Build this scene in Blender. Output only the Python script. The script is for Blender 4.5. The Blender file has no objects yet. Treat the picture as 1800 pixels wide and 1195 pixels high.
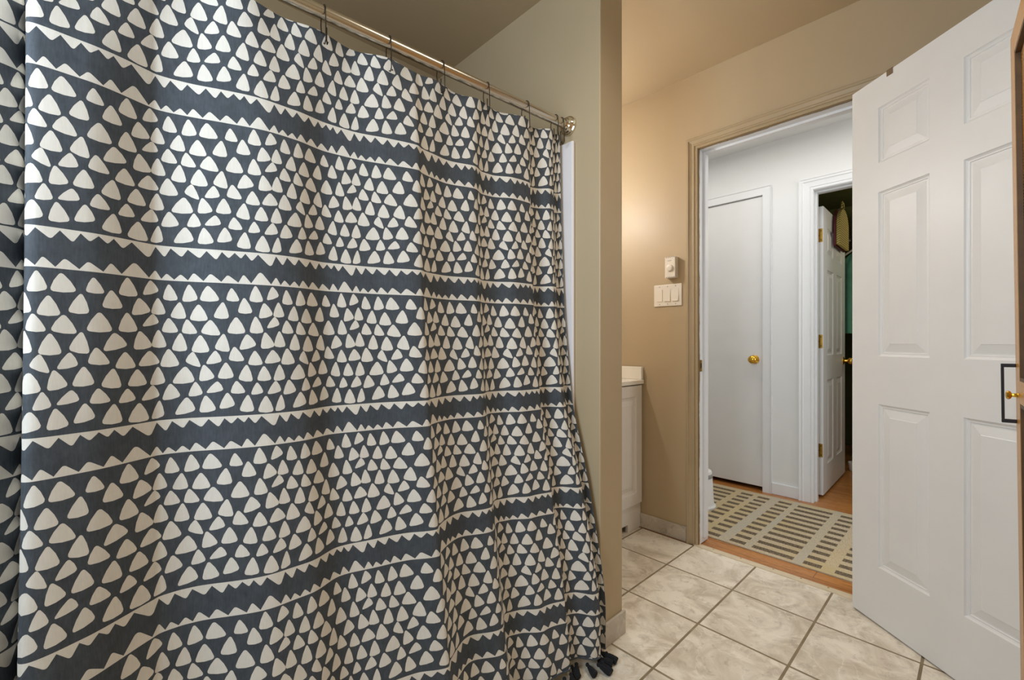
import bpy, bmesh, math, random
from math import sin, cos, radians, pi, atan2, sqrt
from mathutils import Vector, Matrix
from mathutils.geometry import delaunay_2d_cdt
random.seed(7)
S = bpy.context.scene
C = S.collection

# ------------------------------------------------------------------ colour / materials
def lin(c):
    return tuple(((v/255)/12.92 if v/255 <= .04045 else (((v/255)+.055)/1.055)**2.4) for v in c) + (1.0,)

class NT:
    def __init__(s, name):
        s.m = bpy.data.materials.new(name); s.m.use_nodes = True
        s.t = s.m.node_tree; s.b = s.t.nodes['Principled BSDF']
    def n(s, typ, **kw):
        o = s.t.nodes.new(typ)
        for k, v in kw.items():
            if k in o.inputs.keys(): o.inputs[k].default_value = v
            else: setattr(o, k, v)
        return o
    def l(s, a, b): s.t.links.new(a, b)
    def coords(s, scale=(1, 1, 1), loc=(0, 0, 0), kind='Object'):
        tc = s.n('ShaderNodeTexCoord'); mp = s.n('ShaderNodeMapping')
        mp.inputs['Scale'].default_value = scale; mp.inputs['Location'].default_value = loc
        s.l(tc.outputs[kind], mp.inputs['Vector']); return mp.outputs['Vector']
    def ramp(s, fac, stops):
        r = s.n('ShaderNodeValToRGB'); e = r.color_ramp.elements
        while len(e) < len(stops): e.new(.5)
        for i, (p, c) in enumerate(stops): e[i].position = p; e[i].color = c
        s.l(fac, r.inputs['Fac']); return r.outputs['Color']
    def mix(s, fac, a, b, mode='MIX'):
        m = s.n('ShaderNodeMix', data_type='RGBA', blend_type=mode)
        for k, v in ((0, fac), (6, a), (7, b)):
            if hasattr(v, 'is_linked'): s.l(v, m.inputs[k])
            else: m.inputs[k].default_value = v
        return m.outputs[2]
    def math(s, op, a, b=0.0):
        m = s.n('ShaderNodeMath', operation=op)
        for k, v in ((0, a), (1, b)):
            if hasattr(v, 'is_linked'): s.l(v, m.inputs[k])
            else: m.inputs[k].default_value = v
        return m.outputs[0]
    def bump(s, h, strength=.2, dist=.002):
        b = s.n('ShaderNodeBump', Strength=strength, Distance=dist)
        s.l(h, b.inputs['Height']); s.l(b.outputs['Normal'], s.b.inputs['Normal'])

def simple(name, col, rough=.5, metal=0.0, spec=.5, noise=0.0, nscale=8, bump=0.0, bscale=60):
    k = NT(name); k.b.inputs['Roughness'].default_value = rough
    k.b.inputs['Metallic'].default_value = metal; k.b.inputs['Specular IOR Level'].default_value = spec
    c = lin(col)
    v = k.coords()
    nz = k.n('ShaderNodeTexNoise', Scale=nscale, Detail=4.0); k.l(v, nz.inputs['Vector'])
    a = tuple(min(1, x*(1-noise)) for x in c[:3])+(1,); b = tuple(min(1, x*(1+noise)) for x in c[:3])+(1,)
    k.l(k.ramp(nz.outputs['Fac'], [(.3, a), (.7, b)]), k.b.inputs['Base Color'])
    if bump:
        n2 = k.n('ShaderNodeTexNoise', Scale=bscale, Detail=3.0); k.l(v, n2.inputs['Vector'])
        k.bump(n2.outputs['Fac'], bump, .001)
    return k.m

M = {}
M['taupe'] = simple('taupe_wall_paint', (187, 167, 135), .48, noise=.03, nscale=3, bump=.06, bscale=220)
M['taupe_trim'] = simple('taupe_trim_paint', (178, 158, 126), .38, noise=.04)
M['white_wall'] = simple('white_hall_paint', (228, 228, 226), .5, noise=.01, bump=.05, bscale=200)
M['white_trim'] = simple('white_gloss_paint', (228, 228, 228), .35, noise=.015)
M['door_white'] = simple('white_moulded_door_paint', (228, 227, 225), .38, noise=.015, bump=.08, bscale=90)
M['plastic'] = simple('cream_plastic', (236, 228, 214), .35, noise=.01)
M['plastic_grey'] = simple('grey_plastic', (150, 150, 152), .4)
M['vanity'] = simple('white_thermofoil', (230, 224, 216), .35, noise=.01)
M['counter'] = simple('cultured_marble_white', (244, 238, 226), .2, noise=.02)
M['surround'] = simple('white_acrylic', (232, 226, 226), .25, noise=.01)
M['nickel'] = simple('brushed_nickel', (208, 200, 186), .24, 1.0)
M['chrome'] = simple('polished_chrome', (225, 215, 195), .1, 1.0)
M['brass'] = simple('polished_brass', (225, 178, 70), .18, 1.0)
M['dull_brass'] = simple('dull_brass', (190, 150, 70), .35, 1.0, noise=.15, nscale=60)
M['bronze'] = simple('dark_bronze_wire', (58, 52, 46), .4, .7)
M['black'] = simple('black_satin_metal', (26, 22, 24), .45, .2)
M['tan_metal'] = simple('tan_painted_metal', (122, 100, 74), .5)
M['yarn'] = simple('black_yarn', (22, 23, 28), .9, noise=.3, nscale=200, bump=.5, bscale=400)
M['dark_void'] = simple('dark_inside_shade', (40, 38, 36), .8)  # dark tone stands in for the shade inside closet and latch hole
M['green_wall'] = simple('olive_green_room_paint', (112, 114, 66), .6, noise=.06)
M['brown_wood_dark'] = simple('dark_brown_wood', (82, 52, 24), .5, noise=.2, nscale=14)
M['teal'] = simple('teal_cotton', (98, 158, 126), .85, noise=.12, nscale=12, bump=.2, bscale=300)
M['red_cloth'] = simple('red_cloth', (150, 42, 40), .8, noise=.2, nscale=20)
M['leaf'] = simple('plant_leaf_green', (70, 110, 50), .5, noise=.2, nscale=40)
M['maroon'] = simple('maroon_binding', (95, 28, 32), .7, noise=.1)
M['glass'] = simple('frosted_window_glass', (214, 226, 236), .25)

def m_jamb():
    k = NT('white_jamb_paint_with_ragged_edge'); k.b.inputs['Roughness'].default_value = .38
    tc = k.n('ShaderNodeTexCoord'); sp = k.n('ShaderNodeSeparateXYZ'); k.l(tc.outputs['Object'], sp.inputs[0])
    nz = k.n('ShaderNodeTexNoise', Scale=9.0, Detail=6.0, Roughness=.65); k.l(tc.outputs['Object'], nz.inputs['Vector'])
    a = k.math('MULTIPLY', nz.outputs['Fac'], .030)
    e = k.math('ADD', a, 2.2505)                                   # ragged brush line where the taupe stops
    t = k.math('GREATER_THAN', e, sp.outputs['Y'])
    k.l(k.mix(t, lin((228, 229, 231)), lin((128, 104, 68))), k.b.inputs['Base Color'])
    return k.m
M['jamb'] = m_jamb()

def m_tile(name, bw, bh, loc, c1, c2, vein, grout, mortar=.0045, wall=False):
    k = NT(name)
    v = k.coords(loc=loc)
    br = k.n('ShaderNodeTexBrick', offset=0.0, squash=1.0)
    br.inputs['Color1'].default_value = (0, 0, 0, 1); br.inputs['Color2'].default_value = (1, 1, 1, 1)
    br.inputs['Mortar'].default_value = (.5, .5, .5, 1)
    br.inputs['Scale'].default_value = 1.0; br.inputs['Mortar Size'].default_value = mortar
    br.inputs['Mortar Smooth'].default_value = .15; br.inputs['Bias'].default_value = 0
    br.inputs['Brick Width'].default_value = bw; br.inputs['Row Height'].default_value = bh
    k.l(v, br.inputs['Vector'])
    off = k.n('ShaderNodeVectorMath', operation='SCALE'); off.inputs['Scale'].default_value = 37.0
    k.l(br.outputs['Color'], off.inputs[0])
    ad = k.n('ShaderNodeVectorMath', operation='ADD'); k.l(v, ad.inputs[0]); k.l(off.outputs[0], ad.inputs[1])
    n1 = k.n('ShaderNodeTexNoise', Scale=5.5, Detail=9.0, Roughness=.62, Distortion=1.3); k.l(ad.outputs[0], n1.inputs['Vector'])
    n2 = k.n('ShaderNodeTexNoise', Scale=3.2, Detail=5.0, Roughness=.55, Distortion=2.0); k.l(ad.outputs[0], n2.inputs['Vector'])
    base = k.ramp(n1.outputs['Fac'], [(.36, lin(c2)), (.58, lin(c1))])
    d = k.math('ABSOLUTE', k.math('SUBTRACT', n2.outputs['Fac'], .5))
    vm = k.ramp(d, [(0.0, (.6, .6, .6, 1)), (.006, (.2, .2, .2, 1)), (.02, (0, 0, 0, 1))])
    veins = k.mix(vm, base, lin(vein))
    n3 = k.n('ShaderNodeTexNoise', Scale=22.0, Detail=6.0, Roughness=.7, Distortion=.6); k.l(ad.outputs[0], n3.inputs['Vector'])
    sm = k.ramp(n3.outputs['Fac'], [(.54, (0, 0, 0, 1)), (.70, (.5, .5, .5, 1))])
    veins = k.mix(sm, veins, lin(tuple(x-52 for x in c2)))
    gn = k.n('ShaderNodeTexNoise', Scale=14.0, Detail=3.0); k.l(v, gn.inputs['Vector'])
    g = k.ramp(gn.outputs['Fac'], [(.3, lin(grout)), (.7, lin(tuple(min(255, x+26) for x in grout)))])
    k.l(k.mix(br.outputs['Fac'], veins, g), k.b.inputs['Base Color'])
    r = k.math('ADD', k.math('MULTIPLY', br.outputs['Fac'], .4), .32)
    k.l(r, k.b.inputs['Roughness'])
    inv = k.math('SUBTRACT', 1.0, br.outputs['Fac'])
    k.bump(inv, .5, .002)
    return k.m
M['tile'] = m_tile('beige_marbled_ceramic_tile', .2945, .328, (1.02, -1.302+.328*4, 0), (240, 230, 213), (203, 189, 168), (248, 240, 224), (124, 107, 80))
M['tile_base'] = m_tile('marbled_skirting_tile', 3.0, 3.0, (5.1, 5.3, .4), (206, 196, 182), (184, 174, 160), (222, 214, 202), (150, 140, 120))

def m_wood(name, light, dark, plank=.083, seam=True, axis='X'):
    k = NT(name); k.b.inputs['Roughness'].default_value = .3
    v = k.coords()
    br = k.n('ShaderNodeTexBrick', offset=.37)
    br.inputs['Color1'].default_value = (0, 0, 0, 1); br.inputs['Color2'].default_value = (1, 1, 1, 1)
    br.inputs['Scale'].default_value = 1.0; br.inputs['Mortar Size'].default_value = .0012
    br.inputs['Brick Width'].default_value = 1.4; br.inputs['Row Height'].default_value = plank
    k.l(v, br.inputs['Vector'])
    off = k.n('ShaderNodeVectorMath', operation='SCALE'); off.inputs['Scale'].default_value = 13.0
    k.l(br.outputs['Color'], off.inputs[0])
    mp = k.n('ShaderNodeMapping'); mp.inputs['Scale'].default_value = (2.0, 20, 20); k.l(v, mp.inputs['Vector'])
    ad = k.n('ShaderNodeVectorMath', operation='ADD'); k.l(mp.outputs[0], ad.inputs[0]); k.l(off.outputs[0], ad.inputs[1])
    wv = k.n('ShaderNodeTexNoise', Scale=1.6, Detail=6.0, Roughness=.55, Distortion=2.4); k.l(ad.outputs[0], wv.inputs['Vector'])
    grain = k.ramp(wv.outputs['Fac'], [(.34, lin(dark)), (.46, lin(light)), (.52, lin(tuple(int(a*.45+b*.55) for a, b in zip(light, dark)))), (.56, lin(light)), (.66, lin(tuple(int(a*.6+b*.4) for a, b in zip(light, dark))))])
    tint = k.mix(k.math('MULTIPLY', br.outputs['Color'], .45), grain, lin(dark))
    out = k.mix(br.outputs['Fac'], tint, lin((92, 52, 22))) if seam else tint
    k.l(out, k.b.inputs['Base Color'])
    return k.m
M['wood_floor'] = m_wood('orange_pine_floorboards', (202, 140, 76), (136, 78, 34))
M['cabinet_wood'] = m_wood('honey_pine', (204, 150, 70), (176, 118, 48), plank=9.0, seam=False)
M['cabinet_rib'] = m_wood('honey_ribbed_wood', (198, 146, 72), (168, 114, 50), plank=9.0, seam=False)
M['edge_strip'] = simple('dark_brown_edge', (84, 58, 24), .5, noise=.2, nscale=30)
M['cabinet_inner'] = m_wood('brown_louver_wood', (150, 96, 40), (96, 56, 22), plank=9.0, seam=False)
M['strip'] = simple('beige_threshold_strip', (212, 196, 168), .5, noise=.06, nscale=30)

def m_cloth(name, c, mott, scale):
    k = NT(name); k.b.inputs['Roughness'].default_value = .72; k.b.inputs['Specular IOR Level'].default_value = .35
    v = k.coords()
    n1 = k.n('ShaderNodeTexNoise', Scale=scale, Detail=8.0, Roughness=.7); k.l(v, n1.inputs['Vector'])
    mp = k.n('ShaderNodeMapping'); mp.inputs['Scale'].default_value = (340, 340, 40); k.l(v, mp.inputs['Vector'])
    n2 = k.n('ShaderNodeTexNoise', Scale=1.0, Detail=2.0); k.l(mp.outputs[0], n2.inputs['Vector'])
    f = k.math('ADD', k.math('MULTIPLY', n1.outputs['Fac'], .6), k.math('MULTIPLY', n2.outputs['Fac'], .4))
    cl = lin(c)
    a = tuple(x*(1-mott) for x in cl[:3])+(1,); b = tuple(min(1, x*(1+mott)) for x in cl[:3])+(1,)
    k.l(k.ramp(f, [(.3, a), (.7, b)]), k.b.inputs['Base Color'])
    k.bump(n2.outputs['Fac'], .12, .0008)
    return k.m
M['cloth_dark'] = m_cloth('charcoal_printed_cotton', (67, 72, 78), .34, 40)
M['cloth_white'] = m_cloth('offwhite_printed_cotton', (220, 213, 202), .07, 30)

def m_rug(name, c, amt, c2=None):
    k = NT(name); k.b.inputs['Roughness'].default_value = .95; k.b.inputs['Specular IOR Level'].default_value = .1
    v = k.coords()
    mp = k.n('ShaderNodeMapping'); mp.inputs['Scale'].default_value = (190, 45, 1); k.l(v, mp.inputs['Vector'])
    n1 = k.n('ShaderNodeTexNoise', Scale=1.0, Detail=3.0, Roughness=.7); k.l(mp.outputs[0], n1.inputs['Vector'])
    n = k.n('ShaderNodeTexNoise', Scale=150.0, Detail=3.0, Roughness=.7); k.l(v, n.inputs['Vector'])
    f = k.math('ADD', k.math('MULTIPLY', n1.outputs['Fac'], .6), k.math('MULTIPLY', n.outputs['Fac'], .4))
    cl = lin(c)
    a = tuple(x*(1-amt) for x in cl[:3])+(1,); b = tuple(min(1, x*(1+amt)) for x in cl[:3])+(1,)
    col = k.ramp(f, [(.38, a), (.62, b)])
    if c2:                                                      # dyed patches of another yarn
        n3 = k.n('ShaderNodeTexNoise', Scale=2.3, Detail=2.0); k.l(v, n3.inputs['Vector'])
        col = k.mix(k.ramp(n3.outputs['Fac'], [(.42, (0, 0, 0, 1)), (.62, (.75, .75, .75, 1))]), col, lin(c2))
    k.l(col, k.b.inputs['Base Color'])
    k.bump(f, .5, .002)
    return k.m
M['rug_field'] = m_rug('beige_woven_wool', (190, 174, 148), .22, (188, 168, 124))
M['rug_strip'] = m_rug('pale_grey_woven_wool', (186, 173, 150), .18, (178, 170, 154))
M['rug_bar'] = m_rug('dark_brown_woven_wool', (108, 95, 78), .6)

def m_straw():
    k = NT('woven_straw'); k.b.inputs['Roughness'].default_value = .8
    v = k.coords()
    mp = k.n('ShaderNodeMapping'); mp.inputs['Rotation'].default_value = (radians(30), 0, 0); k.l(v, mp.inputs['Vector'])
    wv = k.n('ShaderNodeTexWave', wave_type='BANDS', bands_direction='Z', Scale=22.0, Distortion=.8, Detail=2.0); k.l(mp.outputs[0], wv.inputs['Vector'])
    k.l(k.ramp(wv.outputs['Fac'], [(.2, lin((128, 106, 44))), (.7, lin((190, 170, 92)))]), k.b.inputs['Base Color'])
    k.bump(wv.outputs['Fac'], .4, .004)
    return k.m
M['straw'] = m_straw()

# ------------------------------------------------------------------ mesh helpers
class MB:
    def __init__(s): s.v = []; s.f = []; s.mi = []
    def add(s, vs, fs, mi=0):
        o = len(s.v); s.v += [tuple(p) for p in vs]
        s.f += [tuple(i+o for i in f) for f in fs]; s.mi += [mi]*len(fs); return s
    def box(s, x0, x1, y0, y1, z0, z1, mi=0):
        vs = [(x, y, z) for z in (z0, z1) for y in (y0, y1) for x in (x0, x1)]
        return s.add(vs, [(0, 2, 3, 1), (4, 5, 7, 6), (0, 1, 5, 4), (2, 6, 7, 3), (0, 4, 6, 2), (1, 3, 7, 5)], mi)
    def lathe(s, prof, n=24, mat=None, mi=0, ridge=0.0):
        mat = mat or Matrix(); vs = []; fs = []
        for r, h in prof:
            for i in range(n):
                a = 2*pi*i/n; rr = r*(1 + (ridge if i % 2 else -ridge))
                vs.append(mat @ Vector((rr*cos(a), rr*sin(a), h)))
        for j in range(len(prof)-1):
            for i in range(n):
                k = (i+1) % n
                fs.append((j*n+i, j*n+k, (j+1)*n+k, (j+1)*n+i))
        fs.append(tuple(reversed(range(n)))); fs.append(tuple((len(prof)-1)*n+i for i in range(n)))
        return s.add(vs, fs, mi)
    def tube(s, pts, r, n=8, mi=0):
        pts = [Vector(p) for p in pts]; vs = []; fs = []
        up = Vector((.13, .21, 1)).normalized()
        for i, p in enumerate(pts):
            t = (pts[min(i+1, len(pts)-1)]-pts[max(i-1, 0)]).normalized()
            u = t.cross(up)
            if u.length < 1e-3: u = t.cross(Vector((1, 0, 0)))
            u.normalize(); w = t.cross(u)
            for k in range(n):
                a = 2*pi*k/n; vs.append(p+(u*cos(a)+w*sin(a))*r)
        for i in range(len(pts)-1):
            for k in range(n):
                k2 = (k+1) % n; fs.append((i*n+k, i*n+k2, (i+1)*n+k2, (i+1)*n+k))
        fs.append(tuple(reversed(range(n)))); fs.append(tuple((len(pts)-1)*n+k for k in range(n)))
        return s.add(vs, fs, mi)
    def prism(s, poly, y0, y1, mi=0):      # polygon in x,z extruded along y
        n = len(poly)
        vs = [(x, y0, z) for x, z in poly]+[(x, y1, z) for x, z in poly]
        fs = [tuple(range(n)), tuple(reversed(range(n, 2*n)))]
        fs += [(i, i+n, (i+1) % n+n, (i+1) % n) for i in range(n)]
        return s.add(vs, fs, mi)
    def build(s, name, mats, parent=None, smooth=False, bev=0.0, seg=2, loc=None):
        me = bpy.data.meshes.new(name); me.from_pydata(s.v, [], s.f); me.update()
        bm = bmesh.new(); bm.from_mesh(me); bmesh.ops.recalc_face_normals(bm, faces=bm.faces); bm.to_mesh(me); bm.free()
        for m in (mats if isinstance(mats, (list, tuple)) else [mats]): me.materials.append(m)
        me.polygons.foreach_set('material_index', s.mi)
        if smooth:
            me.polygons.foreach_set('use_smooth', [True]*len(me.polygons))
            try: me.set_sharp_from_angle(angle=radians(42))
            except Exception: pass
        o = bpy.data.objects.new(name, me); C.objects.link(o)
        if parent: o.parent = parent
        if loc: o.location = loc
        if bev:
            b = o.modifiers.new('bevel', 'BEVEL'); b.width = bev; b.segments = seg; b.limit_method = 'ANGLE'
        return o

def tag(o, label, cat, group=None, kind=None):
    o['label'] = label; o['category'] = cat
    if group: o['group'] = group
    if kind: o['kind'] = kind
    return o
def struct(o, label, cat): return tag(o, label, cat, kind='structure')
def empty(name, loc=(0, 0, 0), rz=0):
    o = bpy.data.objects.new(name, None); C.objects.link(o); o.location = loc; o.rotation_euler = (0, 0, rz)
    o.empty_display_size = .05; return o

def interp(tab, x):
    if x <= tab[0][0]: a, b = tab[0], tab[1]
    elif x >= tab[-1][0]: a, b = tab[-2], tab[-1]
    else:
        for a, b in zip(tab, tab[1:]):
            if a[0] <= x <= b[0]: break
    t = (x-a[0])/(b[0]-a[0]); return a[1]+(b[1]-a[1])*t
class Spline:
    """monotone-ish cubic Hermite through (x, y) keys"""
    def __init__(s, keys):
        s.x = [k[0] for k in keys]; s.y = [k[1] for k in keys]; n = len(keys)
        d = [(s.y[i+1]-s.y[i])/(s.x[i+1]-s.x[i]) for i in range(n-1)]
        m = [d[0]]+[0]*(n-2)+[d[-1]]
        for i in range(1, n-1):
            m[i] = 0 if d[i-1]*d[i] <= 0 else 2*d[i-1]*d[i]/(d[i-1]+d[i])
        s.m = m
    def __call__(s, x):
        n = len(s.x)
        if x <= s.x[0]: return s.y[0]+s.m[0]*(x-s.x[0])
        if x >= s.x[-1]: return s.y[-1]+s.m[-1]*(x-s.x[-1])
        lo, hi = 0, n-1
        while hi-lo > 1:
            mid = (lo+hi)//2
            if s.x[mid] <= x: lo = mid
            else: hi = mid
        h = s.x[hi]-s.x[lo]; t = (x-s.x[lo])/h
        return ((2*t**3-3*t*t+1)*s.y[lo]+(t**3-2*t*t+t)*h*s.m[lo]+(-2*t**3+3*t*t)*s.y[hi]+(t**3-t*t)*h*s.m[hi])

# ------------------------------------------------------------------ room constants
DW = 2.26          # bathroom face of the door wall
DB = 2.364         # hall face of the door wall
HW = 3.41          # hall face of the far hall wall
CZ = 2.434         # ceiling
XL, XR, YB = -1.86, .47, -.78

# ---------------- floors
o = MB().box(XL-.1, XR+.1, YB-.1, 2.238, -.06, 0).build('floor', M['tile'])
struct(o, 'beige marbled ceramic tile bathroom floor with dark grout lines', 'floor')
o = MB().box(-3.0, 1.6, 2.2765, 6.2, -.06, 0).build('floor_hallway', M['wood_floor'])
struct(o, 'orange brown wood plank floor running through the hallway and green room', 'floor')
o = MB().box(-1.02, -.29, 2.238, 2.2765, -.06, .004).build('trim_1', M['strip'], bev=.002)
struct(o, 'narrow beige threshold strip between bathroom tile and wood floor', 'threshold')
sc = MB()
for X in (-.93, -.80, -.66, -.55, -.45):
    sc.lathe([(.0035, 0), (.0035, .001), (.001, .0016)], 10, Matrix.Translation((X, 2.266, .004)))
sc.build('screw', M['dull_brass'], o)

# ---------------- bathroom walls
OX0, OX1, OZ = -1.02, -.29, 2.06
w = MB()
w.box(XL-.1, OX0, DW, DB, 0, CZ); w.box(OX1, XR+.1, DW, DB, 0, CZ); w.box(OX0, OX1, DW, DB, OZ, CZ)
o = w.build('wall_front', [M['taupe'], M['white_wall']])
for p in o.data.polygons:
    if p.normal.y > .9: p.material_index = 1
struct(o, 'taupe painted bathroom wall around the open doorway', 'wall')
o = MB().box(XL-.1, XL, YB-.1, DW, 0, CZ).build('wall_left', M['taupe'])
struct(o, 'taupe painted wall behind the vanity and shower', 'wall')
o = MB().box(XR, XR+.1, YB-.1, DW, 0, CZ).build('wall_right', M['taupe'])
struct(o, 'taupe painted wall behind the honey wood cabinet', 'wall')
# back wall with a window opening
WX0, WX1, WZ0, WZ1 = -1.0, -.15, 1.15, 2.10
w = MB()
w.box(XL, WX0, YB-.1, YB, 0, CZ); w.box(WX1, XR, YB-.1, YB, 0, CZ)
w.box(WX0, WX1, YB-.1, YB, 0, WZ0); w.box(WX0, WX1, YB-.1, YB, WZ1, CZ)
o = w.build('wall_back', M['taupe'])
struct(o, 'taupe painted bathroom wall with the daylight window', 'wall')
win = empty('window_1', ((WX0+WX1)/2, YB-.05, WZ0)); struct(win, 'white framed bathroom window', 'window')
fr = MB(); hw = (WX1-WX0)/2; hh = WZ1-WZ0
fr.box(-hw, -hw+.04, -.04, .04, 0, hh); fr.box(hw-.04, hw, -.04, .04, 0, hh); fr.box(-hw+.04, hw-.04, -.04, .04, 0, .04)
fr.box(-hw+.04, hw-.04, -.04, .04, hh-.04, hh); fr.box(-hw+.04, hw-.04, -.03, .03, hh/2-.02, hh/2+.02)
fr.build('frame', M['white_trim'], win)
MB().box(-hw+.04, hw-.04, -.012, -.006, .04, hh-.04).build('pane', M['glass'], win)
# wing wall between tub and vanity
WY0, WY1, WX = 1.2465, 1.3815, -.89
o = MB().box(XL, WX, WY0, WY1, 0, CZ).build('wall_partition', M['taupe'], bev=.004)
struct(o, 'taupe wing wall between the shower and the vanity alcove', 'wall')
w = MB().box(XL-.1, XR+.1, YB-.1, DB, CZ, CZ+.1)
w.box(XL, WX, YB, WY0, 2.362, CZ)
o = w.build('ceiling', M['taupe'])
struct(o, 'taupe painted bathroom ceiling, lower over the shower', 'ceiling')

# skirting tiles
o = MB().box(-1.335, -1.0655, DW-.010, DW, 0, .078).build('baseboard_front', M['tile_base'], bev=.002)
struct(o, 'pale marbled tile skirting on the wall beside the door casing', 'baseboard')
o = MB().box(WX, WX+.009, WY0-.004, WY1+.009, 0, .082).build('baseboard_partition', M['tile_base'], bev=.002)
struct(o, 'pale marbled tile skirting at the end of the wing wall', 'baseboard')

# ---------------- door casing (bath side), jamb
def casing(xl, xr, zt, ywall, prof, name, mat, sign=-1, z0=0.0):
    vs = []; fs = []; n = len(prof)
    for a, d in prof:
        y = ywall+sign*d
        vs += [(xl-a, y, z0), (xl-a, y, zt+a), (xr+a, y, zt+a), (xr+a, y, z0)]
    for i in range(n-1):
        for k in range(3):
            fs.append((i*4+k, i*4+k+1, (i+1)*4+k+1, (i+1)*4+k))
    fs.append(tuple(i*4 for i in range(n))); fs.append(tuple(i*4+3 for i in range(n)))
    for k in range(3): fs.append((k, k+1, (n-1)*4+k+1, (n-1)*4+k))
    return MB().add(vs, fs).build(name, mat)
PROF = [(0, 0), (0, .010), (.003, .0125), (.009, .0125), (.0115, .0085), (.0145, .0085), (.0165, .013), (.022, .0135), (.0255, .010),
        (.030, .0098), (.043, .0155), (.046, .0195), (.0545, .0195), (.057, .017), (.057, 0)]
o = casing(-1.0035, -.3065, 2.0425, DW, PROF, 'trim_2', M['taupe_trim'])
struct(o, 'taupe moulded casing around the bathroom doorway', 'door casing')
w = MB()
w.box(-1.02, -1.0, DW-.004, DB+.004, .004, 2.058); w.box(-.31, -.29, DW-.004, DB+.004, .004, 2.058); w.box(-1.0, -.31, DW-.004, DB+.004, 2.038, 2.058)
w.box(-1.0, -.988, 2.305, 2.343, .030, 2.038); w.box(-.322, -.31, 2.305, 2.343, .03, 2.038); w.box(-.988, -.322, 2.305, 2.343, 2.026, 2.038)
o = w.build('trim_3', M['jamb'], bev=.0015)
struct(o, 'white door jamb with ragged taupe paint edge', 'door jamb')
sp = MB().box(-1.0005, -.9985, 2.268, 2.292, .895, .955)
sp.box(-.9995, -.9975, 2.262, 2.270, .912, .940)
st = sp.build('strike_plate', M['dull_brass'], o); st['label'] = 'brass strike plate'
MB().box(-.9990, -.9980, 2.275, 2.287, .913, .938).build('latch_hole', M['dark_void'], o)
# hall side casing of the bathroom doorway (seen only from the hall)
o = casing(-1.0035, -.3065, 2.0425, DB, PROF, 'trim_4', M['white_trim'], 1)
struct(o, 'white casing on the hallway side of the bathroom doorway', 'door casing')

# ------------------------------------------------------------------ six-panel doors
def panel_door_mesh(w, h, t, cols, rows):
    prof = [(0, 0), (.0035, .004), (.0075, .0065), (.0115, .0062), (.0135, .0085), (.0175, .0085), (.043, .0025), (.0455, .0012)]
    mb = MB()
    xs = sorted({0, w, *[c for p in cols for c in p]}); zs = sorted({0, h, *[r for p in rows for r in p]})
    for side in (0, 1):
        def Y(d): return d if side == 0 else t-d
        for i in range(len(xs)-1):
            for j in range(len(zs)-1):
                x0, x1, z0, z1 = xs[i], xs[i+1], zs[j], zs[j+1]
                if (x0, x1) in cols and (z0, z1) in rows:
                    ring = []
                    for a, d in prof: ring.append([(x0+a, Y(d), z0+a), (x1-a, Y(d), z0+a), (x1-a, Y(d), z1-a), (x0+a, Y(d), z1-a)])
                    vs = [p for r in ring for p in r]; fs = []
                    for k in range(len(ring)-1):
                        for q in range(4):
                            q2 = (q+1) % 4; fs.append((k*4+q, k*4+q2, k*4+4+q2, k*4+4+q))
                    e = (len(ring)-1)*4; fs.append((e, e+1, e+2, e+3)); mb.add(vs, fs)
                else:
                    mb.add([(x0, Y(0), z0), (x1, Y(0), z0), (x1, Y(0), z1), (x0, Y(0), z1)], [(0, 1, 2, 3)])
    for x in (0, w):
        for j in range(len(zs)-1): mb.add([(x, 0, zs[j]), (x, t, zs[j]), (x, t, zs[j+1]), (x, 0, zs[j+1])], [(0, 1, 2, 3)])
    for z in (0, h):
        for i in range(len(xs)-1): mb.add([(xs[i], 0, z), (xs[i+1], 0, z), (xs[i+1], t, z), (xs[i], t, z)], [(0, 1, 2, 3)])
    return mb
def weld(o):
    bm = bmesh.new(); bm.from_mesh(o.data); bmesh.ops.remove_doubles(bm, verts=bm.verts, dist=1e-5)
    bmesh.ops.recalc_face_normals(bm, faces=bm.faces); bm.to_mesh(o.data); bm.free()

COLS = [(.115, .304), (.407, .596)]
ROWS = [(.211, .812), (.989, 1.592), (1.699, 1.903)]
dr = panel_door_mesh(.711, 2.016, .035, COLS, ROWS).build('door_1', M['door_white']); weld(dr)
dr.location = (-.353, 2.174, .006); dr.rotation_euler = (0, 0, atan2(-.639, .769))
struct(dr, 'white six-panel bathroom door standing open into the room', 'door')
for hz in (.25, 1.02, 1.78):
    MB().lathe([(.005, -.045), (.006, -.044), (.006, .044), (.005, .045)], 14, Matrix.Translation((-.004, .041, hz))).build('hinge', M['brass'], dr, smooth=True)
# lockset on the far end of the door, hidden from here behind the cabinet
kn = MB().lathe([(.029, 0), (.029, .003), (.012, .008), (.010, .022), (.022, .032), (.026, .044), (.020, .054), (.004, .058)], 20,
                Matrix.Translation((.655, 0, .92)) @ Matrix.Rotation(radians(90), 4, 'X'))
kn.build('knob', M['brass'], dr, smooth=True)
# over-door hook clip on the top edge
hk = MB()
hk.box(.151, .174, -.0022, -.0004, 1.997, 2.0185); hk.box(.151, .174, -.0022, .0372, 2.0168, 2.0185); hk.box(.151, .174, .0358, .0374, 1.93, 2.0185)
hk.box(.151, .174, .0358, .062, 1.93, 1.932); hk.box(.151, .174, .060, .062, 1.93, 1.955)
hk = hk.build('over_door_hook', M['tan_metal'])
hk.location = dr.location; hk.rotation_euler = dr.rotation_euler
tag(hk, 'small tan metal hook clip hung over the top edge of the open bathroom door', 'hook')

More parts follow.
